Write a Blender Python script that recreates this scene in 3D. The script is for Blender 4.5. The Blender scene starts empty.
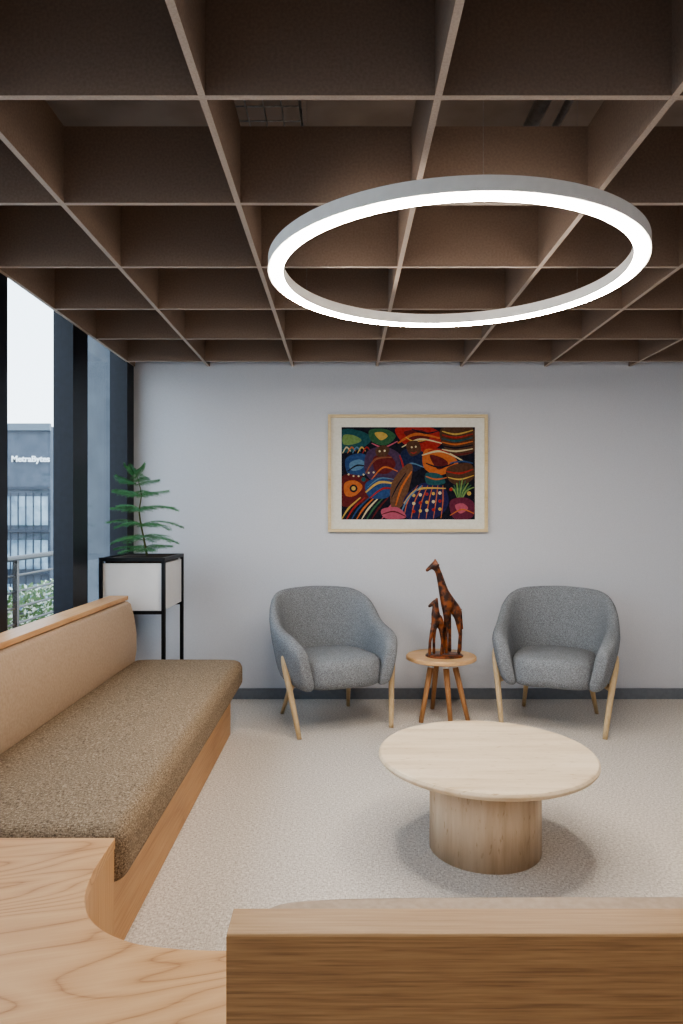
import bpy, bmesh, math, random
from mathutils import Vector, Matrix
random.seed(7)
scene = bpy.context.scene
scene.view_settings.view_transform = 'AgX'
scene.view_settings.look = 'AgX - Medium High Contrast'
scene.view_settings.exposure = 1.35

# ------------------------------------------------------------ helpers
def lin(c):
    return tuple(((v/255)/12.92 if v/255 <= 0.04045 else ((v/255+0.055)/1.055)**2.4) for v in c)+(1,)

def new_mat(name):
    m = bpy.data.materials.new(name); m.use_nodes = True
    nt = m.node_tree
    return m, nt, nt.nodes['Principled BSDF']

def noise_mat(name, c1, c2, scale=(1,1,1), nscale=20, detail=4, rough=0.7, bump=0.1, bdist=0.002, lo=0.35, hi=0.65, spec=0.3, coat=0.0, metallic=0.0, sheen=0.0):
    m, nt, b = new_mat(name)
    tc = nt.nodes.new('ShaderNodeTexCoord'); mp = nt.nodes.new('ShaderNodeMapping')
    mp.inputs['Scale'].default_value = scale
    n = nt.nodes.new('ShaderNodeTexNoise'); n.inputs['Scale'].default_value = nscale; n.inputs['Detail'].default_value = detail
    r = nt.nodes.new('ShaderNodeValToRGB')
    r.color_ramp.elements[0].position = lo; r.color_ramp.elements[0].color = lin(c1)
    r.color_ramp.elements[1].position = hi; r.color_ramp.elements[1].color = lin(c2)
    L = nt.links.new
    L(tc.outputs['Object'], mp.inputs['Vector']); L(mp.outputs['Vector'], n.inputs['Vector'])
    L(n.outputs['Fac'], r.inputs['Fac']); L(r.outputs['Color'], b.inputs['Base Color'])
    b.inputs['Roughness'].default_value = rough
    b.inputs['Specular IOR Level'].default_value = spec
    b.inputs['Coat Weight'].default_value = coat
    b.inputs['Metallic'].default_value = metallic
    b.inputs['Sheen Weight'].default_value = sheen
    if bump:
        bp = nt.nodes.new('ShaderNodeBump'); bp.inputs['Strength'].default_value = bump; bp.inputs['Distance'].default_value = bdist
        L(n.outputs['Fac'], bp.inputs['Height']); L(bp.outputs['Normal'], b.inputs['Normal'])
    return m

def weave_mat(name, c1, c2, c3, s=180, rough=0.95, bump=0.4, bd=.002, st=.3):
    """woven textile: two crossed stretched noises"""
    m, nt, b = new_mat(name); L = nt.links.new
    tc = nt.nodes.new('ShaderNodeTexCoord')
    outs = []
    for sc in ((1, st, 1), (st, 1, .6)):
        mp = nt.nodes.new('ShaderNodeMapping'); mp.inputs['Scale'].default_value = sc
        n = nt.nodes.new('ShaderNodeTexNoise'); n.inputs['Scale'].default_value = s; n.inputs['Detail'].default_value = 2
        L(tc.outputs['Object'], mp.inputs['Vector']); L(mp.outputs['Vector'], n.inputs['Vector']); outs.append(n.outputs['Fac'])
    a = nt.nodes.new('ShaderNodeMath'); a.operation = 'ADD'; L(outs[0], a.inputs[0]); L(outs[1], a.inputs[1])
    h = nt.nodes.new('ShaderNodeMath'); h.operation = 'MULTIPLY'; h.inputs[1].default_value = .5; L(a.outputs[0], h.inputs[0])
    r = nt.nodes.new('ShaderNodeValToRGB'); e = r.color_ramp.elements
    e[0].position = .36; e[0].color = lin(c1); e[1].position = .64; e[1].color = lin(c3)
    k = e.new(.5); k.color = lin(c2)
    L(h.outputs[0], r.inputs['Fac']); L(r.outputs['Color'], b.inputs['Base Color'])
    b.inputs['Roughness'].default_value = rough; b.inputs['Specular IOR Level'].default_value = .15
    bp = nt.nodes.new('ShaderNodeBump'); bp.inputs['Strength'].default_value = bump; bp.inputs['Distance'].default_value = bd
    L(h.outputs[0], bp.inputs['Height']); L(bp.outputs['Normal'], b.inputs['Normal'])
    return m

def wood_mat(name, c1, c2, c3, axis='X', wscale=5, dist=7, rough=.45, fine=1.0, rot=0.0, mixf=.5):
    """oak veneer: cathedral bands (contours of a stretched noise) + fine fibres"""
    m, nt, b = new_mat(name); L = nt.links.new
    tc = nt.nodes.new('ShaderNodeTexCoord')
    rt = nt.nodes.new('ShaderNodeMapping'); rt.inputs['Rotation'].default_value = (0, 0, rot)
    mp = nt.nodes.new('ShaderNodeMapping')
    st = {'X': (.22, 1, 1), 'Y': (1, .22, 1), 'Z': (1, 1, .22)}[axis]
    mp.inputs['Scale'].default_value = st
    L(tc.outputs['Object'], rt.inputs['Vector']); L(rt.outputs['Vector'], mp.inputs['Vector'])
    n0 = nt.nodes.new('ShaderNodeTexNoise'); n0.inputs['Scale'].default_value = wscale*.5; n0.inputs['Detail'].default_value = 1.5
    L(mp.outputs['Vector'], n0.inputs['Vector'])
    mu = nt.nodes.new('ShaderNodeMath'); mu.operation = 'MULTIPLY'; mu.inputs[1].default_value = dist*3
    L(n0.outputs['Fac'], mu.inputs[0])
    fr = nt.nodes.new('ShaderNodeMath'); fr.operation = 'PINGPONG'; fr.inputs[1].default_value = 1.0; L(mu.outputs[0], fr.inputs[0])
    pw = nt.nodes.new('ShaderNodeMath'); pw.operation = 'POWER'; pw.inputs[1].default_value = .45; L(fr.outputs[0], pw.inputs[0])
    mp2 = nt.nodes.new('ShaderNodeMapping')
    st2 = {'X': (.03, 1, 1), 'Y': (1, .03, 1), 'Z': (1, 1, .03)}[axis]
    mp2.inputs['Scale'].default_value = st2
    L(rt.outputs['Vector'], mp2.inputs['Vector'])
    n1 = nt.nodes.new('ShaderNodeTexNoise'); n1.inputs['Scale'].default_value = 160*fine; n1.inputs['Detail'].default_value = 5
    L(mp2.outputs['Vector'], n1.inputs['Vector'])
    mix = nt.nodes.new('ShaderNodeMix'); mix.data_type = 'FLOAT'; mix.inputs['Factor'].default_value = mixf
    L(pw.outputs[0], mix.inputs['A']); L(n1.outputs['Fac'], mix.inputs['B'])
    r = nt.nodes.new('ShaderNodeValToRGB'); e = r.color_ramp.elements
    e[0].position = .22; e[0].color = lin(c1); e[1].position = .8; e[1].color = lin(c3)
    k = e.new(.48); k.color = lin(c2)
    L(mix.outputs['Result'], r.inputs['Fac']); L(r.outputs['Color'], b.inputs['Base Color'])
    b.inputs['Roughness'].default_value = rough; b.inputs['Specular IOR Level'].default_value = .35
    bp = nt.nodes.new('ShaderNodeBump'); bp.inputs['Strength'].default_value = .08; bp.inputs['Distance'].default_value = .001
    L(n1.outputs['Fac'], bp.inputs['Height']); L(bp.outputs['Normal'], b.inputs['Normal'])
    return m

_flat = {}
def flat(c, rough=.5, spec=.3, metallic=0):
    key = (tuple(c), rough, metallic)
    if key not in _flat:
        _flat[key] = noise_mat('paint_%d_%d_%d' % tuple(c), [max(0, v-6) for v in c], [min(255, v+6) for v in c], nscale=60, rough=rough, bump=0, spec=spec, metallic=metallic)
    return _flat[key]

def empty(name, loc=(0, 0, 0), rotz=0):
    e = bpy.data.objects.new(name, None); e.location = loc; e.rotation_euler = (0, 0, rotz)
    scene.collection.objects.link(e); return e

def mesh_obj(name, bm, mats, parent=None, smooth=False, subsurf=0, bevel=0, bseg=3):
    me = bpy.data.meshes.new(name); bmesh.ops.recalc_face_normals(bm, faces=bm.faces); bm.to_mesh(me); bm.free()
    o = bpy.data.objects.new(name, me); scene.collection.objects.link(o)
    for m in (mats if isinstance(mats, (list, tuple)) else [mats]): me.materials.append(m)
    if smooth:
        for p in me.polygons: p.use_smooth = True
    if bevel:
        md = o.modifiers.new('bevel', 'BEVEL'); md.width = bevel; md.segments = bseg; md.limit_method = 'ANGLE'; md.angle_limit = math.radians(40)
        for p in me.polygons: p.use_smooth = True
        wn = o.modifiers.new('wn', 'WEIGHTED_NORMAL')
    if subsurf:
        md = o.modifiers.new('sub', 'SUBSURF'); md.levels = subsurf; md.render_levels = subsurf
    if parent: o.parent = parent
    return o

def add_box(bm, x0, x1, y0, y1, z0, z1, mi=0):
    vs = [bm.verts.new(p) for p in ((x0,y0,z0),(x1,y0,z0),(x1,y1,z0),(x0,y1,z0),(x0,y0,z1),(x1,y0,z1),(x1,y1,z1),(x0,y1,z1))]
    fs = []
    for q in ((3,2,1,0),(4,5,6,7),(0,1,5,4),(1,2,6,5),(2,3,7,6),(3,0,4,7)):
        f = bm.faces.new([vs[i] for i in q]); f.material_index = mi; fs.append(f)
    return fs

def box(name, x0, x1, y0, y1, z0, z1, mat, parent=None, bevel=0, bseg=3):
    bm = bmesh.new(); add_box(bm, x0, x1, y0, y1, z0, z1)
    return mesh_obj(name, bm, mat, parent, bevel=bevel, bseg=bseg)

def add_tube(bm, p, q, r0, r1, seg=12, mi=0):
    p = Vector(p); q = Vector(q); d = (q-p).normalized()
    a = d.orthogonal().normalized(); b = d.cross(a)
    rings = []
    for c, r in ((p, r0), (q, r1)):
        rings.append([bm.verts.new(c+(a*math.cos(t)+b*math.sin(t))*r) for t in [2*math.pi*i/seg for i in range(seg)]])
    for i in range(seg):
        f = bm.faces.new((rings[0][i], rings[0][(i+1) % seg], rings[1][(i+1) % seg], rings[1][i])); f.material_index = mi; f.smooth = True
    for rg in rings:
        f = bm.faces.new(rg); f.material_index = mi

def tube_path(bm, pts, radii, seg=12, squash=1.0):
    rings = []
    n = len(pts); pts = [Vector(p) for p in pts]
    ref = Vector((0, 1, 0))
    for i, c in enumerate(pts):
        d = (pts[min(i+1, n-1)]-pts[max(i-1, 0)]).normalized()
        a = ref.cross(d)
        if a.length < 1e-3: a = Vector((1, 0, 0)).cross(d)
        a.normalize(); b = d.cross(a)
        rings.append([bm.verts.new(c+a*math.cos(t)*radii[i]+b*math.sin(t)*radii[i]*squash) for t in [2*math.pi*k/seg for k in range(seg)]])
    for j in range(n-1):
        for i in range(seg):
            f = bm.faces.new((rings[j][i], rings[j][(i+1) % seg], rings[j+1][(i+1) % seg], rings[j+1][i])); f.smooth = True
    bm.faces.new(rings[0]); bm.faces.new(rings[-1])

def lathe(bm, prof, cx, cy, seg=96, mi=0):
    """prof list of (r,z); r=0 at ends closes"""
    rings = []
    for r, z in prof:
        if r < 1e-6: rings.append([bm.verts.new((cx, cy, z))])
        else: rings.append([bm.verts.new((cx+r*math.cos(2*math.pi*i/seg), cy+r*math.sin(2*math.pi*i/seg), z)) for i in range(seg)])
    for a, b in zip(rings, rings[1:]):
        for i in range(seg):
            j = (i+1) % seg
            if len(a) == 1: f = bm.faces.new((a[0], b[i], b[j]))
            elif len(b) == 1: f = bm.faces.new((a[i], a[j], b[0]))
            else: f = bm.faces.new((a[i], a[j], b[j], b[i]))
            f.material_index = mi

def prism(bm, pts, z0, z1, mi=0):
    a = [bm.verts.new((x, y, z0)) for x, y in pts]; b = [bm.verts.new((x, y, z1)) for x, y in pts]
    n = len(pts)
    bm.faces.new(a).material_index = mi; bm.faces.new(b).material_index = mi
    for i in range(n):
        bm.faces.new((a[i], a[(i+1) % n], b[(i+1) % n], b[i])).material_index = mi

def catmull(P, n):
    out = []
    m = len(P)
    for k in range(n+1):
        u = k/n*(m-1); i = min(int(u), m-2); t = u-i
        p0 = P[max(i-1, 0)]; p1 = P[i]; p2 = P[i+1]; p3 = P[min(i+2, m-1)]
        out.append(tuple(.5*((2*b)+(-a+c)*t+(2*a-5*b+4*c-d)*t*t+(-a+3*b-3*c+d)*t**3) for a, b, c, d in zip(p0, p1, p2, p3)))
    return out

# ------------------------------------------------------------ materials
M_wall = noise_mat('wall_paint', (202,204,210), (208,210,216), nscale=140, rough=.85, bump=.08, bdist=.001)
M_carpet = weave_mat('carpet', (168,158,147), (200,191,181), (226,219,210), s=190, bump=.6, st=.4)
M_base = noise_mat('baseboard_grey', (112,117,125), (120,125,132), nscale=30, rough=.5, bump=0)
M_felt = noise_mat('ceiling_felt_brown', (132,112,98), (142,122,108), nscale=120, rough=.95, bump=.2, bdist=.002)
M_felt_lit = noise_mat('ceiling_felt_lit_bottom', (174,160,149), (186,173,162), nscale=170, rough=.9, bump=.2)  # same felt, lighter: light caught by the bottom faces, put into the colour
M_slab = noise_mat('slab_concrete', (140,128,120), (160,148,140), nscale=3, rough=.9, bump=.1)
M_frame = noise_mat('window_frame_black', (13,17,28), (18,23,35), nscale=30, rough=.4, bump=0)
M_oak_top = wood_mat('oak_top', (154,108,68), (188,144,99), (200,158,113), axis='X', wscale=8, dist=16, rot=math.radians(-14), mixf=.45, fine=1.6)
M_oak_panel = wood_mat('oak_panel', (106,74,46), (138,100,64), (160,120,80), axis='X', wscale=3, dist=9, mixf=.93, fine=2.4)
M_oak_rail = wood_mat('oak_rail', (170,124,82), (194,148,104), (208,166,122), axis='Y', wscale=3, dist=5, mixf=.8)
M_oak_x = wood_mat('oak_top_rail', (148,110,74), (172,134,94), (188,152,112), axis='X', wscale=3, dist=5, mixf=.85, fine=2)
M_oak_side = wood_mat('oak_side', (156,112,70), (182,138,94), (198,156,112), axis='Y', wscale=3, dist=5, mixf=.8)
M_oak_vert = wood_mat('oak_curved_face', (156,112,70), (184,140,94), (200,158,112), axis='Z', wscale=4, dist=5, mixf=.8)
M_leg = wood_mat('ash_leg', (172,146,108), (196,170,132), (210,186,150), axis='Z', wscale=8, dist=3, mixf=.8)
M_leg2 = wood_mat('oak_leg', (146,100,62), (172,124,82), (190,144,102), axis='Z', wscale=8, dist=3, mixf=.8)
M_sidetop = wood_mat('side_table_top', (186,144,100), (206,166,120), (218,182,140), axis='X', wscale=6, dist=5, mixf=.6)
M_tweed = weave_mat('brown_tweed', (90,76,61), (132,114,94), (168,150,127), s=330, bump=.45)
M_grey = weave_mat('grey_heather', (94,97,101), (126,129,133), (158,161,165), s=350, bump=.35, st=.4)
M_leather = noise_mat('tan_leather', (166,142,118), (178,154,130), nscale=90, rough=.5, bump=.12, bdist=.001, spec=.4)
M_white = noise_mat('planter_white', (216,216,216), (220,220,220), nscale=10, rough=.6, bump=0)
M_black = noise_mat('black_metal', (14,15,18), (22,23,27), nscale=50, rough=.4, bump=0)
M_steel = noise_mat('steel', (140,140,142), (170,170,172), nscale=50, rough=.35, bump=0, metallic=.8)
M_soil = noise_mat('soil', (38,28,20), (66,50,36), nscale=60, rough=1, bump=.6, bdist=.01)
M_leaf = noise_mat('pine_green', (54,106,66), (104,158,106), nscale=20, rough=.6, bump=0)
M_trunk = noise_mat('trunk', (76,84,50), (98,96,62), nscale=60, rough=.9, bump=.3)
M_giraffe = noise_mat('carved_wood_dark', (44,20,9), (132,72,34), nscale=26, detail=3, rough=.35, bump=.3, bdist=.002, lo=.42, hi=.6, spec=.5)
M_ringbody = noise_mat('ring_aluminium_white', (236,234,230), (242,240,236), nscale=30, rough=.5, bump=0)
M_frameoak = wood_mat('picture_frame_wood', (192,168,124), (208,186,144), (220,200,162), axis='X', wscale=6, dist=3, mixf=.7)
M_mat = noise_mat('mat_board', (216,214,202), (224,222,212), nscale=60, rough=.8, bump=0)

# travertine
def travertine(name, axis):
    m, nt, b = new_mat(name); L = nt.links.new
    tc = nt.nodes.new('ShaderNodeTexCoord'); mp = nt.nodes.new('ShaderNodeMapping')
    mp.inputs['Scale'].default_value = {'Y': (.5, 6, 1), 'Z': (5.5, 5.5, .6)}[axis]
    n = nt.nodes.new('ShaderNodeTexNoise'); n.inputs['Scale'].default_value = 3.2; n.inputs['Detail'].default_value = 6; n.inputs['Roughness'].default_value = .6
    r = nt.nodes.new('ShaderNodeValToRGB'); e = r.color_ramp.elements
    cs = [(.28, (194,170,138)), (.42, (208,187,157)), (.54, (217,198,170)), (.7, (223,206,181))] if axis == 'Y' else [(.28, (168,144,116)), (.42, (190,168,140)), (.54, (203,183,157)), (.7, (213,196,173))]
    e[0].position = cs[0][0]; e[0].color = lin(cs[0][1]); e[1].position = cs[3][0]; e[1].color = lin(cs[3][1])
    for p, c in cs[1:3]:
        k = e.new(p); k.color = lin(c)
    L(tc.outputs['Object'], mp.inputs['Vector']); L(mp.outputs['Vector'], n.inputs['Vector']); L(n.outputs['Fac'], r.inputs['Fac'])
    n2 = nt.nodes.new('ShaderNodeTexNoise'); n2.inputs['Scale'].default_value = 44; n2.inputs['Detail'].default_value = 4
    mp2 = nt.nodes.new('ShaderNodeMapping'); mp2.inputs['Scale'].default_value = {'Y': (.6, 2.4, 1), 'Z': (1.8, 1.8, .5)}[axis]
    L(tc.outputs['Object'], mp2.inputs['Vector']); L(mp2.outputs['Vector'], n2.inputs['Vector'])
    r2 = nt.nodes.new('ShaderNodeValToRGB'); r2.color_ramp.elements[0].position = .28; r2.color_ramp.elements[0].color = (.74, .66, .56, 1); r2.color_ramp.elements[1].position = .38; r2.color_ramp.elements[1].color = (1, 1, 1, 1)
    L(n2.outputs['Fac'], r2.inputs['Fac'])
    mx = nt.nodes.new('ShaderNodeMix'); mx.data_type = 'RGBA'; mx.blend_type = 'MULTIPLY'; mx.inputs['Factor'].default_value = 1
    L(r.outputs['Color'], mx.inputs['A']); L(r2.outputs['Color'], mx.inputs['B']); L(mx.outputs['Result'], b.inputs['Base Color'])
    b.inputs['Roughness'].default_value = .5
    bp = nt.nodes.new('ShaderNodeBump'); bp.inputs['Strength'].default_value = .12; bp.inputs['Distance'].default_value = .002
    L(n2.outputs['Fac'], bp.inputs['Height']); L(bp.outputs['Normal'], b.inputs['Normal'])
    return m
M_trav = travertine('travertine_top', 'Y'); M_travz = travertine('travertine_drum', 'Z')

def emis(name, col, s):
    m = bpy.data.materials.new(name); m.use_nodes = True; nt = m.node_tree
    nt.nodes.remove(nt.nodes['Principled BSDF']); e = nt.nodes.new('ShaderNodeEmission')
    e.inputs['Color'].default_value = lin(col); e.inputs['Strength'].default_value = s
    nt.links.new(e.outputs[0], nt.nodes['Material Output'].inputs['Surface']); return m
M_glow = emis('led_diffuser', (255, 245, 232), 37)

def glass_mat():
    m = bpy.data.materials.new('window_glass'); m.use_nodes = True; nt = m.node_tree
    nt.nodes.remove(nt.nodes['Principled BSDF'])
    t = nt.nodes.new('ShaderNodeBsdfTransparent'); t.inputs[0].default_value = (.93, .96, .97, 1)
    g = nt.nodes.new('ShaderNodeBsdfGlossy'); g.inputs['Roughness'].default_value = .02
    mx = nt.nodes.new('ShaderNodeMixShader'); mx.inputs[0].default_value = .05
    nt.links.new(t.outputs[0], mx.inputs[1]); nt.links.new(g.outputs[0], mx.inputs[2]); nt.links.new(mx.outputs[0], nt.nodes['Material Output'].inputs['Surface'])
    return m
M_glass = glass_mat()

# ------------------------------------------------------------ room shell
WX, EX, NY, SY, CZ = -1.50, 3.45, 4.92, -2.4, 3.15
box('floor', WX-.15, EX+.1, SY-.1, NY+.1, -.1, 0, M_carpet)
box('wall_north', WX, EX+.1, NY, NY+.12, 0, CZ, M_wall)
box('wall_east', EX, EX+.12, SY, NY, 0, CZ, M_wall)
box('wall_south', WX-.15, EX+.1, SY-.12, SY, 0, CZ, M_wall)
box('ceiling', WX-.15, EX+.12, SY-.12, NY+.12, CZ, CZ+.15, M_slab)
box('baseboard_north', WX, EX, NY-.015, NY, 0, .075, M_base)
box('baseboard_east', EX-.015, EX, SY, NY, 0, .075, M_base)
# window side: low wall, columns, glazing
box('wall_west', WX-.15, WX, SY, NY, 0, .42, M_wall)
win = empty('window_1')
bm = bmesh.new()
for y0, y1, xi in ((4.77, NY, WX+.01), (3.84, 4.06, WX), (2.85, 3.09, WX), (1.2, 1.5, WX), (-.2, .1, WX), (-1.6, -1.3, WX)):
    add_box(bm, WX-.11, xi, y0, y1, .42, CZ)
add_box(bm, WX-.06, WX-.002, SY, NY, .42, .48)
add_box(bm, WX-.11, WX-.002, SY, NY, 2.5, CZ)
mesh_obj('window_frame', bm, M_frame, win)
box('window_glass', WX-.07, WX-.062, SY, NY, .42, 2.5, M_glass, win)

# coffered grid
bm = bmesh.new()
GZ0, GZ1, T = 2.365, 2.625, .019
def board(x0, x1, y0, y1):
    for f in add_box(bm, x0, x1, y0, y1, GZ0, GZ1):
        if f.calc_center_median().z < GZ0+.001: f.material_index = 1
ys = [4.75-.6*k for k in range(12)]
xs = [.242+.6*k for k in range(-2, 6)]
for y in ys: board(WX+.0, EX, y, y+T)
GZ0 -= .0006
for x in xs: board(x-T/2, x+T/2, SY+.02, NY)
board(WX+.001, WX+.02, SY+.02, NY)
mesh_obj('ceiling_coffer_grid', bm, [M_felt, M_felt_lit])

# services in ceiling void
tray = empty('cable_tray')
bm = bmesh.new()
for k in range(5): add_tube(bm, (-.45+.07*k, SY+.1, 2.9), (-.45+.07*k, 4.8, 2.9), .003, .003, 6)
for k in (0, 4):
    add_tube(bm, (-.45+.07*k, SY+.1, 2.95), (-.45+.07*k, 4.8, 2.95), .003, .003, 6)
y = 1.0
while y < 4.7:
    add_tube(bm, (-.45, y, 2.9), (-.17, y, 2.9), .003, .003, 6)
    for xx in (-.45, -.17): add_tube(bm, (xx, y, 2.9), (xx, y, 2.95), .003, .003, 6)
    y += .1
for yy in (1.5, 2.6, 3.8):
    for xx in (-.45, -.17): add_tube(bm, (xx, yy, 2.9), (xx, yy, CZ), .004, .004, 6)
mesh_obj('tray_wires', bm, M_steel, tray)
bm = bmesh.new(); add_tube(bm, (.78, SY+.1, 2.92), (.78, 4.8, 2.92), .03, .03, 14)
add_tube(bm, (.9, SY+.1, 2.95), (.9, 4.8, 2.95), .015, .015, 10)
for yy in (1.4, 2.75, 4.0):
    add_tube(bm, (.78, yy, 2.92), (.78, yy, CZ), .005, .005, 6)
    add_tube(bm, (.9, yy, 2.95), (.9, yy, CZ), .005, .005, 6)
mesh_obj('conduit_pipe', bm, M_steel)

# ------------------------------------------------------------ ring pendant
ring = empty('ring_pendant_light')
RX, RY, RZ, RO, RW, RH = .418, 2.655, 2.22, .702, .056, .045
bm = bmesh.new()
def ringband(bm, r0, r1, z0, z1, seg=160):
    P = [(r0, z0), (r1, z0), (r1, z1), (r0, z1)]
    R = [[bm.verts.new((RX+r*math.cos(2*math.pi*i/seg), RY+r*math.sin(2*math.pi*i/seg), z)) for i in range(seg)] for r, z in P]
    for k in range(4):
        for i in range(seg):
            f = bm.faces.new((R[k][i], R[k][(i+1) % seg], R[(k+1) % 4][(i+1) % seg], R[(k+1) % 4][i])); f.smooth = False
ringband(bm, RO-RW, RO, RZ, RZ+RH)
mesh_obj('housing', bm, M_ringbody, ring)
bm = bmesh.new(); ringband(bm, RO-RW+.002, RO-.012, RZ-.006, RZ)
mesh_obj('led_diffuser', bm, M_glow, ring)
bm = bmesh.new()
for a in (.5, .5+2*math.pi/3, .5+4*math.pi/3):
    x = RX+(RO-RW/2)*math.cos(a); y = RY+(RO-RW/2)*math.sin(a)
    add_tube(bm, (x, y, RZ+RH), (x, y, CZ), .0005, .0005, 5)
mesh_obj('suspension_cable', bm, M_steel, ring)

# ------------------------------------------------------------ banquette
bq = empty('banquette_sofa')
box('oak_base', -1.29, -.67, 1.85, 4.12, 0, .28, M_oak_side, bq, bevel=.003)
bm = bmesh.new(); add_box(bm, -1.265, -.598, 1.895, 4.16, .275, .44)
bmesh.ops.subdivide_edges(bm, edges=[e for e in bm.edges if abs(e.verts[0].co.z-e.verts[1].co.z) < .01], cuts=6, use_grid_fill=True)
for v in bm.verts:
    if v.co.z > .43:
        u = (v.co.x+.93)/.34; w = (v.co.y-3.05)/1.16
        v.co.z += .016*(1-min(1, abs(u))**4)*(1-min(1, abs(w))**8)
o = mesh_obj('seat_cushion', bm, M_tweed, bq, bevel=.05, bseg=6)
# leather back
bm = bmesh.new()
prof = [(-1.25, .40), (-1.235, .50), (-1.235, .60), (-1.25, .70), (-1.27, .775), (-1.29, .79), (-1.32, .79), (-1.32, .40)]
a = [bm.verts.new((x, .9, z)) for x, z in prof]; b = [bm.verts.new((x, 4.15, z)) for x, z in prof]
bm.faces.new(a); bm.faces.new(b)
for i in range(len(prof)): bm.faces.new((a[i], a[(i+1) % 8], b[(i+1) % 8], b[i]))
mesh_obj('leather_backrest', bm, M_leather, bq, bevel=.018, bseg=4)
box('back_rail', -1.41, -1.295, .85, 4.17, .795, .82, M_oak_rail, bq, bevel=.003)
box('back_panel', -1.40, -1.31, .85, 4.16, 0, .795, M_oak_side, bq)
# corner top
arc = catmull([(-.623, 1.89), (-.618, 1.72), (-.592, 1.585), (-.535, 1.49), (-.44, 1.428), (-.33, 1.405), (-.237, 1.40)], 36)
outline = [(-1.31, 1.89)]+arc+[(2.9, 1.40), (2.9, .85), (-1.31, .85)]
bm = bmesh.new(); prism(bm, outline, .39, .42)
mesh_obj('corner_top', bm, M_oak_top, bq, bevel=.002)
arc2 = [(x-.002, y-.002) for x, y in arc]
bm = bmesh.new(); prism(bm, [(-1.31, 1.885)]+arc2+[(2.88, 1.396), (2.88, .86), (-1.31, .86)], 0, .39)
mesh_obj('corner_base', bm, M_oak_vert, bq)
box('bench_cushion', .0, 2.85, .95, 1.42, .42, .475, M_tweed, bq, bevel=.025)
# near backrest panel
bm = bmesh.new(); add_box(bm, -.134, 2.9, .793, .797, 0, .817)
mesh_obj('panel_face', bm, M_oak_panel, bq)
box('panel_top', -.134, 2.9, .7935, .846, 0, .82, M_oak_x, bq, bevel=.0015)
bm = bmesh.new()
pts = catmull([(-.125, .40), (-.125, .60), (-.122, .74), (-.10, .775), (-.02, .787), (.2, .79), (.8, .791), (2.88, .793)], 40)
P = [(x, z) for x, z in pts]+[(2.88, .40)]
a = [bm.verts.new((x, .846, z)) for x, z in P]; b = [bm.verts.new((x, .935, z)) for x, z in P]
bm.faces.new(a); bm.faces.new(b)
for i in range(len(P)): bm.faces.new((a[i], a[(i+1) % len(P)], b[(i+1) % len(P)], b[i]))
mesh_obj('near_leather_backrest', bm, M_leather, bq, bevel=.015)

# ------------------------------------------------------------ planter + pine
pl = empty('planter_box')
X0, X1, Y0, Y1 = -1.488, -1.085, 4.21, 4.71
box('white_trough', X0+.012, X1-.012, Y0+.012, Y1-.012, .72, 1.01, M_white, pl, bevel=.003)
bm = bmesh.new(); w = .022
for x in (X0, X1-w):
    for y in (Y0, Y1-w): add_box(bm, x, x+w, y, y+w, 0, 1.045)
for y in (Y0, Y1-w): add_box(bm, X0+w, X1-w, y, y+w, 1.023, 1.045)
for x in (X0, X1-w): add_box(bm, x, x+w, Y0+w, Y1-w, 1.023, 1.045)
for y in (Y0, Y1-w): add_box(bm, X0+w, X1-w, y, y+w, .70, .72)
mesh_obj('black_stand', bm, M_black, pl)
box('soil', X0+.03, X1-.03, Y0+.03, Y1-.03, 1.0, 1.04, M_soil, pl)

pine = empty('potted_norfolk_pine')
bm = bmesh.new()
cx, cy = -1.285, 4.46
trunk = catmull([(cx+.02, cy, 1.045), (cx, cy, 1.15), (cx-.03, cy, 1.32), (cx-.02, cy+.01, 1.45), (cx-.06, cy, 1.60)], 14)
tube_path(bm, trunk, [.008-.00045*i for i in range(15)], 8)
mesh_obj('trunk', bm, M_trunk, pine)
bm = bmesh.new()
def needle(o, tip, wv):
    mid = o.lerp(tip, .4)
    bm.faces.new([bm.verts.new(o), bm.verts.new(mid+wv), bm.verts.new(tip), bm.verts.new(mid-wv)])
def frond(base, ang, length, droop):
    """branch with side branchlets, each carrying short needles"""
    N = 9
    d = Vector((math.cos(ang), math.sin(ang), 0)); side = Vector((-math.sin(ang), math.cos(ang), 0)); up = Vector((0, 0, 1))
    pts = []
    for i in range(N+1):
        t = i/N
        p = Vector(base)+d*length*t+Vector((0, 0, length*(.5*t-droop*t*t+.12*t**4))); p.z = max(p.z, 1.06); pts.append(p)
    for i in range(N):
        p, q = pts[i], pts[i+1]
        for ax in (side, up):
            vs = [bm.verts.new(p+ax*.0018), bm.verts.new(q+ax*.0018), bm.verts.new(q-ax*.0018), bm.verts.new(p-ax*.0018)]
            bm.faces.new(vs)
        for k in range(3):
            o = p.lerp(q, k/3)
            for a in range(4):
                th = a*math.pi/2+k
                needle(o, o+(side*math.cos(th)+up*math.sin(th))*.011+d*.010, d*.0012)
        if i < 1: continue
        t = i/N; ll = min(.062, length*.30)*math.sin(math.pi*(t*.8+.16))
        for sgn in (-1, 1):
            tip = p+side*sgn*ll+d*ll*.75+Vector((0, 0, -.22*ll+random.uniform(-.1, .1)*ll)); tip.z = max(tip.z, 1.055)
            bd = (tip-p).normalized(); bs = bd.cross(up).normalized()
            needle(p, tip, up*.0012); needle(p, tip, bs*.0015)
            M = 7
            for m in range(1, M+1):
                o = p.lerp(tip, m/M)
                for a in range(4):
                    th = a*math.pi/2+m*.7
                    tp = o+(bs*math.cos(th)+up*math.sin(th))*.009+bd*.009; tp.z = max(tp.z, 1.05)
                    needle(o, tp, bd*.0011)
tiers = [(1.08, .21, .6), (1.15, .25, .7), (1.24, .26, .65), (1.335, .25, .6), (1.425, .21, .5), (1.51, .15, .3), (1.58, .07, -.2)]
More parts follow.
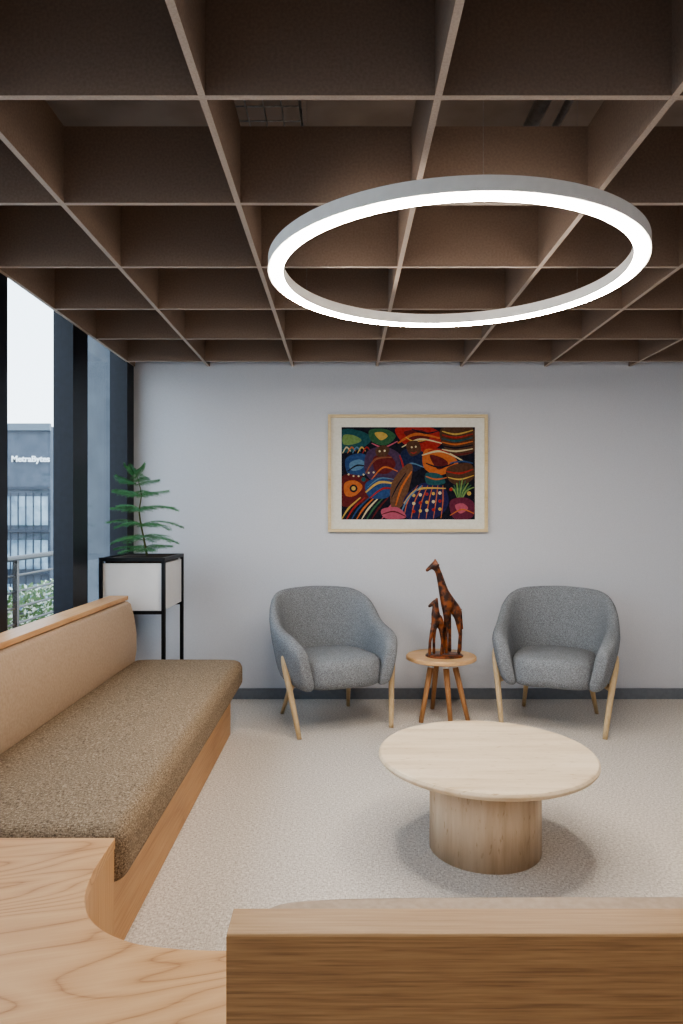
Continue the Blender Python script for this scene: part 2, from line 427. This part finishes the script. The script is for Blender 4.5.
for k, (z, ln, dr) in enumerate(tiers):
    tx = cx-.06*(z-1.1)/.5
    nb = 6 if k < 5 else 5
    for i in range(nb):
        a = 2*math.pi*i/nb+k*.55+random.uniform(-.15, .15)
        l = ln*random.uniform(.85, 1.1)
        if math.cos(a) < 0: l = min(l, (tx-(-1.495))/max(.05, -math.cos(a))*.9)
        frond((tx, cy, z+random.uniform(-.012, .012)), a, l, dr+random.uniform(-.12, .12))
mesh_obj('foliage', bm, M_leaf, pine)

# ------------------------------------------------------------ armchairs
def armchair(name, x, y, rot):
    e = empty(name, (x, y, 0), rot)
    # control: (px, py, ztop, lean, thick)
    C = [(.280, -.27, .53, .010, .085), (.298, -.19, .580, .025, .105), (.308, -.06, .605, .030, .105), (.311, .05, .640, .034, .09),
         (.298, .145, .745, .038, .076), (.245, .235, .808, .045, .07), (.15, .285, .826, .052, .07), (0, .305, .832, .06, .07)]
    half = catmull(C, 22)
    full = half+[(-p[0],)+p[1:] for p in half[-2::-1]]
    bm = bmesh.new(); rings = []
    n = len(full)
    def section(c, nrm, fwd, zt, lean, th, sh=1.0):
        zb = .265; out = []
        base = Vector((c[0], c[1], 0))
        H = zt-zb
        prof = [(-.5, 0), (-.5, .3), (-.5, .6), (-.48, .85), (-.32, .965), (0, 1.0), (.32, .965), (.5, .85), (.5, .6), (.5, .3), (.42, .08), (.1, 0)]
        for u, h in prof:
            inw = -.04*(1-h)**1.5
            hh = .5+(h-.5)*sh
            out.append(base+nrm*(u*th*sh+lean*h+inw)+fwd+Vector((0, 0, zb+H*hh)))
        return out
    for i, c in enumerate(full):
        p = Vector(full[max(i-1, 0)][:2]); q = Vector(full[min(i+1, n-1)][:2])
        d = (q-p).normalized(); nrm = Vector((d.y, -d.x, 0))
        if nrm.dot(Vector((c[0], c[1]+.02, 0))) < 0: nrm = -nrm
        if i == 0:
            f0 = Vector((-d.x, -d.y, 0))
            rings.append(section(c, nrm, f0*.03, c[2]-.012, c[3], c[4], .55)); rings.append(section(c, nrm, f0*.022, c[2]-.004, c[3], c[4], .85))
        rings.append(section(c, nrm, Vector((0, 0, 0)), c[2], c[3], c[4]))
        if i == n-1:
            f0 = Vector((d.x, d.y, 0))
            rings.append(section(c, nrm, f0*.022, c[2]-.004, c[3], c[4], .85)); rings.append(section(c, nrm, f0*.03, c[2]-.012, c[3], c[4], .55))
    R = [[bm.verts.new(v) for v in r] for r in rings]
    m = len(R[0])
    for a, b in zip(R, R[1:]):
        for k in range(m): bm.faces.new((a[k], a[(k+1) % m], b[(k+1) % m], b[k]))
    bm.faces.new(R[0]); bm.faces.new(R[-1])
    mesh_obj('shell', bm, M_grey, e, smooth=True, subsurf=1)
    # seat cushion
    bm = bmesh.new()
    N = 40; lay = []
    def outl(s, k=4.0):
        out = []
        for i in range(N):
            t = 2*math.pi*i/N; ct, st = math.cos(t), math.sin(t)
            px = .252*s*math.copysign(abs(ct)**(2/k), ct); py = -.03+.280*s*math.copysign(abs(st)**(2/k), st)
            if py > 0: px *= 1-.38*(py/.26)**2
            out.append((px, py))
        return out
    for s, z in ((.90, .270), (.97, .282), (1.0, .32), (1.0, .385), (.975, .42), (.90, .44), (.7, .452), (.4, .458), (.12, .46)):
        lay.append([bm.verts.new((px, py, z-.015*(py))) for px, py in outl(s)])
    for a, b in zip(lay, lay[1:]):
        for i in range(N): bm.faces.new((a[i], a[(i+1) % N], b[(i+1) % N], b[i]))
    bm.faces.new(lay[0]); bm.faces.new(lay[-1])
    mesh_obj('seat', bm, M_grey, e, smooth=True)
    bm = bmesh.new()
    for s in (-1, 1):
        tube_path(bm, catmull([(s*.348, -.13, .47), (s*.352, -.15, .41), (s*.330, -.19, .25), (s*.296, -.255, 0)], 12), [.011]+[.021]*4+[.021-.001*i for i in range(8)], 12)
        add_tube(bm, (s*.19, .17, .29), (s*.235, .29, 0), .020, .012)
        add_tube(bm, (s*.320, -.17, .275), (s*.19, .17, .275), .014, .014)
    add_tube(bm, (-.320, -.15, .290), (.320, -.15, .290), .012, .012)
    mesh_obj('legs', bm, M_leg, e)
    return e
armchair('armchair', -.074, 4.37, math.radians(22))
armchair('armchair', 1.345, 4.37, math.radians(-22))

# ------------------------------------------------------------ coffee table
ct = empty('coffee_table')
TX, TY = .560, 2.70
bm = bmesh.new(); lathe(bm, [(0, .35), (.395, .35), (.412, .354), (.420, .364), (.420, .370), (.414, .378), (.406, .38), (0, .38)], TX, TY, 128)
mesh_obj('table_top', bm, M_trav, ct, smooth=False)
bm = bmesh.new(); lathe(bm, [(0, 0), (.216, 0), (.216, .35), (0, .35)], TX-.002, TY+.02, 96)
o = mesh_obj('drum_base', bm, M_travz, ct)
for o2 in ct.children:
    for p in o2.data.polygons:
        p.use_smooth = abs(p.normal.z) < .5

# ------------------------------------------------------------ side table
st = empty('side_table')
SX, SYY = .635, 4.47
bm = bmesh.new(); lathe(bm, [(0, .372), (.215, .372), (.226, .378), (.226, .394), (.220, .40), (0, .40)], SX, SYY, 72)
mesh_obj('table_top', bm, M_sidetop, st)
LEGA = [math.radians(v) for v in (-140, -80, -35, 100)]
bm = bmesh.new()
for a in LEGA:
    c, s = math.cos(a), math.sin(a)
    add_tube(bm, (SX+.09*c, SYY+.09*s, .372), (SX+.19*c, SYY+.19*s, 0), .020, .014)
mesh_obj('legs', bm, M_leg2, st)
bm = bmesh.new()
for a in LEGA:
    c, s = math.cos(a), math.sin(a)
    add_tube(bm, (SX+.0895*c, SYY+.0895*s, .374), (SX+.100*c, SYY+.100*s, .333), .0215, .021)
mesh_obj('leg_collars', bm, M_white, st)

# ------------------------------------------------------------ giraffe sculpture (skin modifier figures)
gs = empty('giraffe_sculpture')
def skin_fig(name, verts, edges, radii, root=0):
    me = bpy.data.meshes.new(name); me.from_pydata([tuple(v) for v in verts], edges, [])
    o = bpy.data.objects.new(name, me); scene.collection.objects.link(o)
    sk = o.modifiers.new('skin', 'SKIN'); sk.use_smooth_shade = True
    for i, r in enumerate(radii):
        rr = r if isinstance(r, tuple) else (r, r)
        me.skin_vertices[0].data[i].radius = rr
    me.skin_vertices[0].data[root].use_root = True
    sb = o.modifiers.new('sub', 'SUBSURF'); sb.levels = 2; sb.render_levels = 2
    me.materials.append(M_giraffe); o.parent = gs
    return o
K = 1/154.5
def G(px, py, dy=0): return (SX+.008+(px-443)*K, SYY-.02+dy, .40+(653-py)*K)
# adult giraffe
V = [G(456,604), G(451,602), G(446.5,599), G(444,590), G(441.5,580), G(439,571), G(435.5,563.5), G(431,564.5), G(426,569),
     G(459,608),
     G(446,613,-.026), G(445.5,631,-.028), G(446,650.5,-.028),
     G(449,613,.026), G(450.5,631,.028), G(450.5,650.5,.028),
     G(456.5,613,-.028), G(459.5,631,-.030), G(458,650.5,-.030),
     G(458.5,613,.028), G(461.5,631,.030), G(460.5,650.5,.030),
     G(435.5,556.5,-.010), G(435.5,556.5,.010),
     G(439,562,-.024), G(439,562,.024),
     G(462,618), G(462.5,627)]
E = [(0,1),(1,2),(2,3),(3,4),(4,5),(5,6),(6,7),(7,8),(0,9),(2,10),(10,11),(11,12),(2,13),(13,14),(14,15),(0,16),(16,17),(17,18),(0,19),(19,20),(20,21),(6,22),(6,23),(6,24),(6,25),(9,26),(26,27)]
Rr = [.044,.048,.048,.035,.027,.022,.020,.016,.010,.020, .020,.011,.012,.020,.011,.012,.022,.011,.012,.022,.011,.012,.004,.004,.005,.005,.004,.006]
skin_fig('adult_giraffe', V, E, Rr)
# calf, pressed against the adult's chest
V = [G(440,618,-.040), G(436,615,-.042), G(434,610,-.044), G(435,604,-.042), G(435,599,-.042), G(432,600,-.046), G(427.5,603.5,-.05),
     G(431.5,625,-.060), G(429,637,-.064), G(428.5,650.5,-.066), G(434,625,-.030), G(433.5,637,-.030), G(433.5,650.5,-.030),
     G(440,626,-.062), G(441,637,-.064), G(440,650.5,-.066), G(441.5,626,-.030), G(443,637,-.030), G(442.5,650.5,-.030),
     G(436.5,594.5,-.050), G(436.5,594.5,-.036)]
E = [(0,1),(1,2),(2,3),(3,4),(4,5),(5,6),(1,7),(7,8),(8,9),(1,10),(10,11),(11,12),(0,13),(13,14),(14,15),(0,16),(16,17),(17,18),(4,19),(4,20)]
Rr = [.036,.036,.028,.020,.017,.014,.009,.015,.009,.010,.015,.009,.010,.015,.009,.010,.015,.009,.010,.003,.003]
skin_fig('calf_giraffe', V, E, Rr)
bm = bmesh.new()
lathe(bm, [(0, .40), (.118, .40), (.122, .405), (.114, .413), (0, .415)], 0, 0, 48)
for v in bm.verts: v.co.y *= .8; v.co.x += SX+.015; v.co.y += SYY-.03
mesh_obj('sculpture_base', bm, M_giraffe, gs, smooth=True)

# ------------------------------------------------------------ framed painting
pa = empty('framed_painting')
def PX(px): return (px-343)/140.4
def PZ(py): return 1.3+(516-py)/140.4
x0, x1, z0, z1 = PX(328), PX(487), PZ(532), PZ(415)
yf = NY-.002
bm = bmesh.new(); fw = .022
add_box(bm, x0, x1, yf-.03, yf, z1-fw, z1); add_box(bm, x0, x1, yf-.03, yf, z0, z0+fw)
add_box(bm, x0, x0+fw, yf-.03, yf, z0+fw, z1-fw); add_box(bm, x1-fw, x1, yf-.03, yf, z0+fw, z1-fw)
mesh_obj('wood_frame', bm, M_frameoak, pa, bevel=.001)
box('mat_board', x0+fw, x1-fw, yf-.012, yf, z0+fw, z1-fw, M_mat, pa)
bm = bmesh.new(); mats = []; midx = {}
layer = [0]
AX0, AY0, AW, AH = 341.5, 427.5, 133, 92
def mi(c):
    if c not in midx:
        midx[c] = len(mats); mats.append(flat(tuple(int(v*.84+4) for v in c), rough=.75, spec=.15))
    return midx[c]
def poly(pts, c):
    layer[0] += 1; y = yf-.0125-layer[0]*.00004
    vs = [bm.verts.new((PX(AX0+min(max(a, 0), AW)), y, PZ(AY0+min(max(b, 0), AH)))) for a, b in pts]
    try: bm.faces.new(vs).material_index = mi(c)
    except Exception: pass
def blob(pts, c, n=8):
    m = len(pts); out = []
    for i in range(m):
        p0, p1, p2, p3 = pts[i-1], pts[i], pts[(i+1) % m], pts[(i+2) % m]
        for k in range(n):
            t = k/n
            out.append(tuple(.5*((2*b)+(-a+cc)*t+(2*a-5*b+4*cc-d)*t*t+(-a+3*b-3*cc+d)*t**3) for a, b, cc, d in zip(p0, p1, p2, p3)))
    poly(out, c)
def band(pts, w, c):
    C = catmull(pts, 20); up = []; dn = []
    for i, p in enumerate(C):
        q = C[min(i+1, 20)]; o = C[max(i-1, 0)]; dx, dy = q[0]-o[0], q[1]-o[1]; l = math.hypot(dx, dy) or 1
        ww = w*.5*(1-.5*abs(i/10-1)); up.append((p[0]-dy/l*ww, p[1]+dx/l*ww)); dn.append((p[0]+dy/l*ww, p[1]-dx/l*ww))
    poly(up+dn[::-1], c)
def dot(x, y, r, c): poly([(x+r*math.cos(a*math.pi/5), y+r*math.sin(a*math.pi/5)) for a in range(10)], c)
NAV=(26,26,40); RED=(170,50,46); DRED=(104,36,38); ORG=(200,112,60); YEL=(206,172,92); BLU=(48,78,126); LBL=(96,132,160); PUR=(80,58,88); GRN=(60,104,72); LGR=(126,154,92); PNK=(190,96,116); BRN=(92,62,46); TEA=(40,88,94); CRM=(216,202,162)
poly([(0,0),(133,0),(133,92),(0,92)], NAV)
# upper left: hills and fields
blob([(0,3),(20,4),(30,12),(18,22),(0,24)], TEA); blob([(2,8),(12,8),(20,13),(12,17),(2,17)], LGR)
for k in range(5): band([(1+k*5, 26), (5+k*5, 20), (9+k*5, 24)], 1.6, (CRM, ORG, LBL, YEL, RED)[k])
blob([(4,32),(18,26),(30,32),(26,46),(8,48)], BLU); blob([(8,36),(17,32),(24,36),(19,42),(10,43)], LBL); band([(6,44),(16,38),(28,40)], 1.6, NAV)
blob([(28,3),(44,2),(54,9),(44,18),(30,14)], GRN); blob([(33,6),(41,5),(46,9),(39,13)], YEL); band([(30,16),(42,20),(56,14)], 1.8, PNK)
# top centre: red sweeping forms
blob([(54,1),(88,0),(102,12),(88,24),(66,20)], RED); blob([(62,5),(80,3),(88,10),(76,16)], DRED)
band([(56,16),(74,7),(98,11)], 3, ORG); band([(60,20),(78,12),(100,16)], 1.8, CRM); band([(70,2),(84,6),(96,4)], 1.6, NAV); band([(64,10),(72,14),(84,13)], 1.5, YEL)
# top right: striped landscape
blob([(100,1),(131,1),(132,24),(112,28),(101,18)], BRN)
for k in range(7): band([(100, 4+k*3.6), (114, 7+k*3.4), (131, 3+k*3.7)], 1.9, (YEL, RED, TEA, ORG, NAV, CRM, DRED)[k])
# centre: dark figure with raised knees
blob([(26,24),(46,20),(62,32),(58,50),(40,58),(24,46)], PUR); blob([(32,30),(46,27),(54,37),(46,46),(34,44)], DRED); blob([(34,22),(42,18),(48,22),(44,29),(36,29)], BRN)
band([(24,46),(34,32),(50,30)], 2.2, (140,84,60)); band([(30,52),(42,40),(56,44)], 1.8, ORG); dot(38, 24, 1.1, CRM); dot(43, 23.5, 1.1, CRM)
blob([(60,24),(76,21),(84,33),(74,44),(60,40)], (34,44,78)); blob([(66,15),(76,14),(79,24),(70,29),(65,22)], BRN); dot(70, 20, 1, CRM); dot(74, 19.5, 1, CRM); band([(69,25),(72,26),(75,24.5)], 1.2, RED)
band([(58,28),(62,44),(56,58)], 2.5, RED); band([(62,40),(70,36),(82,40)], 1.6, LBL)
blob([(84,22),(108,27),(116,38),(98,48),(82,40)], ORG); blob([(88,28),(101,31),(106,37),(96,42)], DRED); band([(80,28),(100,24),(122,34)], 2.2, CRM); band([(84,36),(98,40),(112,36)], 1.8, NAV); band([(86,24),(96,22),(108,26)], 1.6, RED)
# lower left: patterned cloth
blob([(0,50),(16,48),(30,56),(24,74),(0,78)], DRED); blob([(3,56),(13,53),(21,59),(14,68),(4,68)], ORG); dot(12, 61, 4, NAV); dot(12, 61, 2.2, YEL); dot(22, 52, 2.4, TEA)
for k in range(9): band([(0+k*5, 92), (7+k*5, 81), (19+k*4.6, 70)], 2.0, (YEL, RED, BLU, ORG, CRM, GRN, DRED, NAV, PNK)[k])
blob([(24,56),(40,50),(52,58),(46,70),(28,70)], BLU); band([(24,65),(38,55),(56,57)], 2.6, YEL); band([(28,71),(42,61),(58,63)], 2.0, RED); band([(26,60),(38,51),(52,52)], 1.4, LBL)
for k in range(6): dot(7+k*5, 47+2*math.sin(k), 1.0, CRM)
# centre bottom: brown limb and lattice cloth
blob([(50,56),(65,37),(71,43),(62,76),(50,80)], (112,78,56)); band([(54,78),(60,60),(70,44)], 2.2, ORG); band([(50,70),(56,58),(64,46)], 1.4, NAV)
blob([(62,72),(80,56),(102,60),(106,78),(92,91),(66,91)], (40,38,88))
for k in range(6): band([(62+k*7.4, 91), (66+k*7, 74), (76+k*5, 58)], 1.2, ORG)
for k in range(5):
    for j in range(3): dot(72+k*6.5, 68+j*8-k*.6, 1.7, (YEL, CRM, RED)[(k+j) % 3])
band([(62,76),(76,62),(104,61)], 2.2, YEL); band([(58,88),(66,72),(80,58)], 1.8, LBL)
blob([(40,82),(56,80),(64,90),(44,91)], PNK); band([(40,87),(52,84),(64,89)], 1.4, DRED); blob([(84,46),(98,47),(103,56),(86,57)], TEA); band([(84,49),(94,52),(106,50)], 1.6, ORG)
# right: plant in a pink patch
blob([(106,40),(128,36),(132,50),(118,58),(106,52)], BRN); band([(104,44),(118,46),(131,42)], 2, RED); band([(106,50),(118,52),(132,48)], 1.6, YEL); band([(108,36),(120,34),(131,36)], 2, BLU)
for k in range(9): band([(118, 76), (119+k*1.4-6, 64), (109+k*2.9, 51+abs(k-4)*2.2)], 1.9, (LGR, GRN)[k % 2])
blob([(108,74),(122,70),(132,76),(130,90),(112,91)], (110,44,66)); blob([(113,78),(121,76),(126,81),(118,86)], PNK); band([(108,88),(120,82),(132,86)], 1.6, ORG); dot(127, 66, 2.2, YEL); dot(109, 62, 1.8, RED)
mesh_obj('canvas_print', bm, mats, pa)

# ------------------------------------------------------------ outdoors
M_bld = noise_mat('facade_grey', (74,80,90), (88,94,104), nscale=2, rough=.7, bump=0)
M_bglass = noise_mat('facade_glass', (100,118,132), (164,180,190), nscale=1.2, rough=.3, bump=0, spec=.4)
M_pave = noise_mat('paving', (150,152,152), (170,170,168), nscale=3, rough=.9, bump=0)
M_pier = noise_mat('pier_render', (104,108,114), (116,120,126), nscale=8, rough=.8, bump=0)
box('exterior_ground', -80, -1.65, -30, 90, -4.2, -4.0, M_pave)
box('balcony_slab', -3.0, -1.652, -3, 9, -.3, -.02, M_pave)
box('exterior_pier', -2.0, -1.652, 5.06, 5.5, -.02, 3.3, M_pier)
bd = empty('office_building')
box('facade_block', -22, -12.7, 30, 42, -4, 5.2, M_bld, bd)
for k in range(3):
    z = -2.9+k*1.9
    box('strip_glazing', -14.75, -12.75, 29.94, 29.99, z, z+1.25, M_bglass, bd)
bm = bmesh.new()
for k in range(7): add_box(bm, -14.75+k*.33, -14.71+k*.33, 29.9, 29.94, -3.0, 2.3)
for k in range(4): add_box(bm, -14.8, -12.72, 29.88, 29.96, -3.1+k*1.85, -2.98+k*1.85)
mesh_obj('facade_mullions', bm, flat((56,62,72)), bd)
bm = bmesh.new(); add_box(bm, -22, -12.65, 29.8, 29.98, 5.0, 5.3); mesh_obj('parapet', bm, flat((100,108,116)), bd)
def text(name, s, loc, size, m, parent):
    cu = bpy.data.curves.new(name, 'FONT'); cu.body = s; cu.size = size; cu.extrude = .03; cu.materials.append(m)
    cu.offset = .008
    o = bpy.data.objects.new(name, cu); o.location = loc; o.rotation_euler = (math.pi/2, 0, 0); scene.collection.objects.link(o); o.parent = parent
text('sign_text', 'MetraBytes', (-14.35, 29.9, 3.65), .36, flat((245,245,245)), bd)
rl = empty('balcony_railing'); bm = bmesh.new()
add_tube(bm, (-2.85, -2.5, .93), (-2.85, 8.5, .93), .025, .025)
for k in range(6): add_tube(bm, (-2.85, -2.5, .08+k*.14), (-2.85, 8.5, .08+k*.14), .010, .010, 6)
for k in range(10): add_box(bm, -2.87, -2.83, -2.4+k*1.2, -2.36+k*1.2, -.02, .93)
mesh_obj('rails', bm, M_black, rl)
def bush(name, c, r, n, m):
    bm = bmesh.new()
    for i in range(n):
        v = Vector((random.gauss(0, 1), random.gauss(0, 1), random.gauss(0, 1))).normalized()*random.uniform(.55, 1)
        p = Vector(c)+Vector((v.x*r[0], v.y*r[1], v.z*r[2]))
        a = Vector((random.gauss(0, 1), random.gauss(0, 1), random.gauss(0, 1))).normalized(); b = a.orthogonal().normalized(); s = random.uniform(.6, 1.2)*r[2]*.13
        f = bm.faces.new([bm.verts.new(p-a*s), bm.verts.new(p+b*s*.5), bm.verts.new(p+a*s), bm.verts.new(p-b*s*.5)])
        f.material_index = 1 if random.random() < .3 else 0
    return mesh_obj(name, bm, [m, flat((215,212,196))])
M_bush = noise_mat('hedge_green', (62,86,48), (114,136,88), nscale=3, rough=.7, bump=0)
box('hedge_trough', -3.8, -3.15, 3, 12, -4, .0, M_pave)
bush('garden_hedge', (-3.48, 7.5, .29), (.28, 4.2, .26), 6000, M_bush)
bush('street_tree', (-16.4, 25.5, -.9), (2.4, 2, 2.0), 3500, M_bush)

# ------------------------------------------------------------ lights
w = bpy.data.worlds.new('sky'); scene.world = w; w.use_nodes = True; nt = w.node_tree
bg = nt.nodes['Background']
tc = nt.nodes.new('ShaderNodeTexCoord'); sp = nt.nodes.new('ShaderNodeSeparateXYZ'); r = nt.nodes.new('ShaderNodeValToRGB')
r.color_ramp.elements[0].position = 0; r.color_ramp.elements[0].color = (.90, .95, 1, 1)
r.color_ramp.elements[1].position = .7; r.color_ramp.elements[1].color = (.62, .79, 1, 1)
nt.links.new(tc.outputs['Generated'], sp.inputs[0]); nt.links.new(sp.outputs['Z'], r.inputs['Fac']); nt.links.new(r.outputs['Color'], bg.inputs['Color'])
bg.inputs['Strength'].default_value = 1.7

def area(name, loc, sx, sy, power, col, rot=(0, 0, 0)):
    l = bpy.data.lights.new(name, 'AREA'); l.shape = 'RECTANGLE'; l.size = sx; l.size_y = sy; l.energy = power; l.color = col
    o = bpy.data.objects.new(name, l); o.location = loc; o.rotation_euler = rot; scene.collection.objects.link(o); return o
area('added_fill_light', (.9, -1.0, 2.34), 2.4, 1.6, 12, (1, .97, .93))  # added soft fill behind the camera, not an actual fixture
area('added_fill_light', (2.7, 2.0, 2.34), .5, 2.0, 5, (1, .97, .93))  # second added fill, out of view to the right

# ------------------------------------------------------------ camera
cam = bpy.data.cameras.new('camera'); co = bpy.data.objects.new('camera', cam); scene.collection.objects.link(co)
co.location = (0, 0, 1.3); co.rotation_euler = (math.pi/2, 0, 0)
cam.sensor_fit = 'VERTICAL'; cam.sensor_height = 36; cam.lens = 691/1024*36
cam.shift_y = 4/1024; cam.shift_x = -1.5/1024; cam.clip_start = .02; cam.clip_end = 500
scene.camera = co
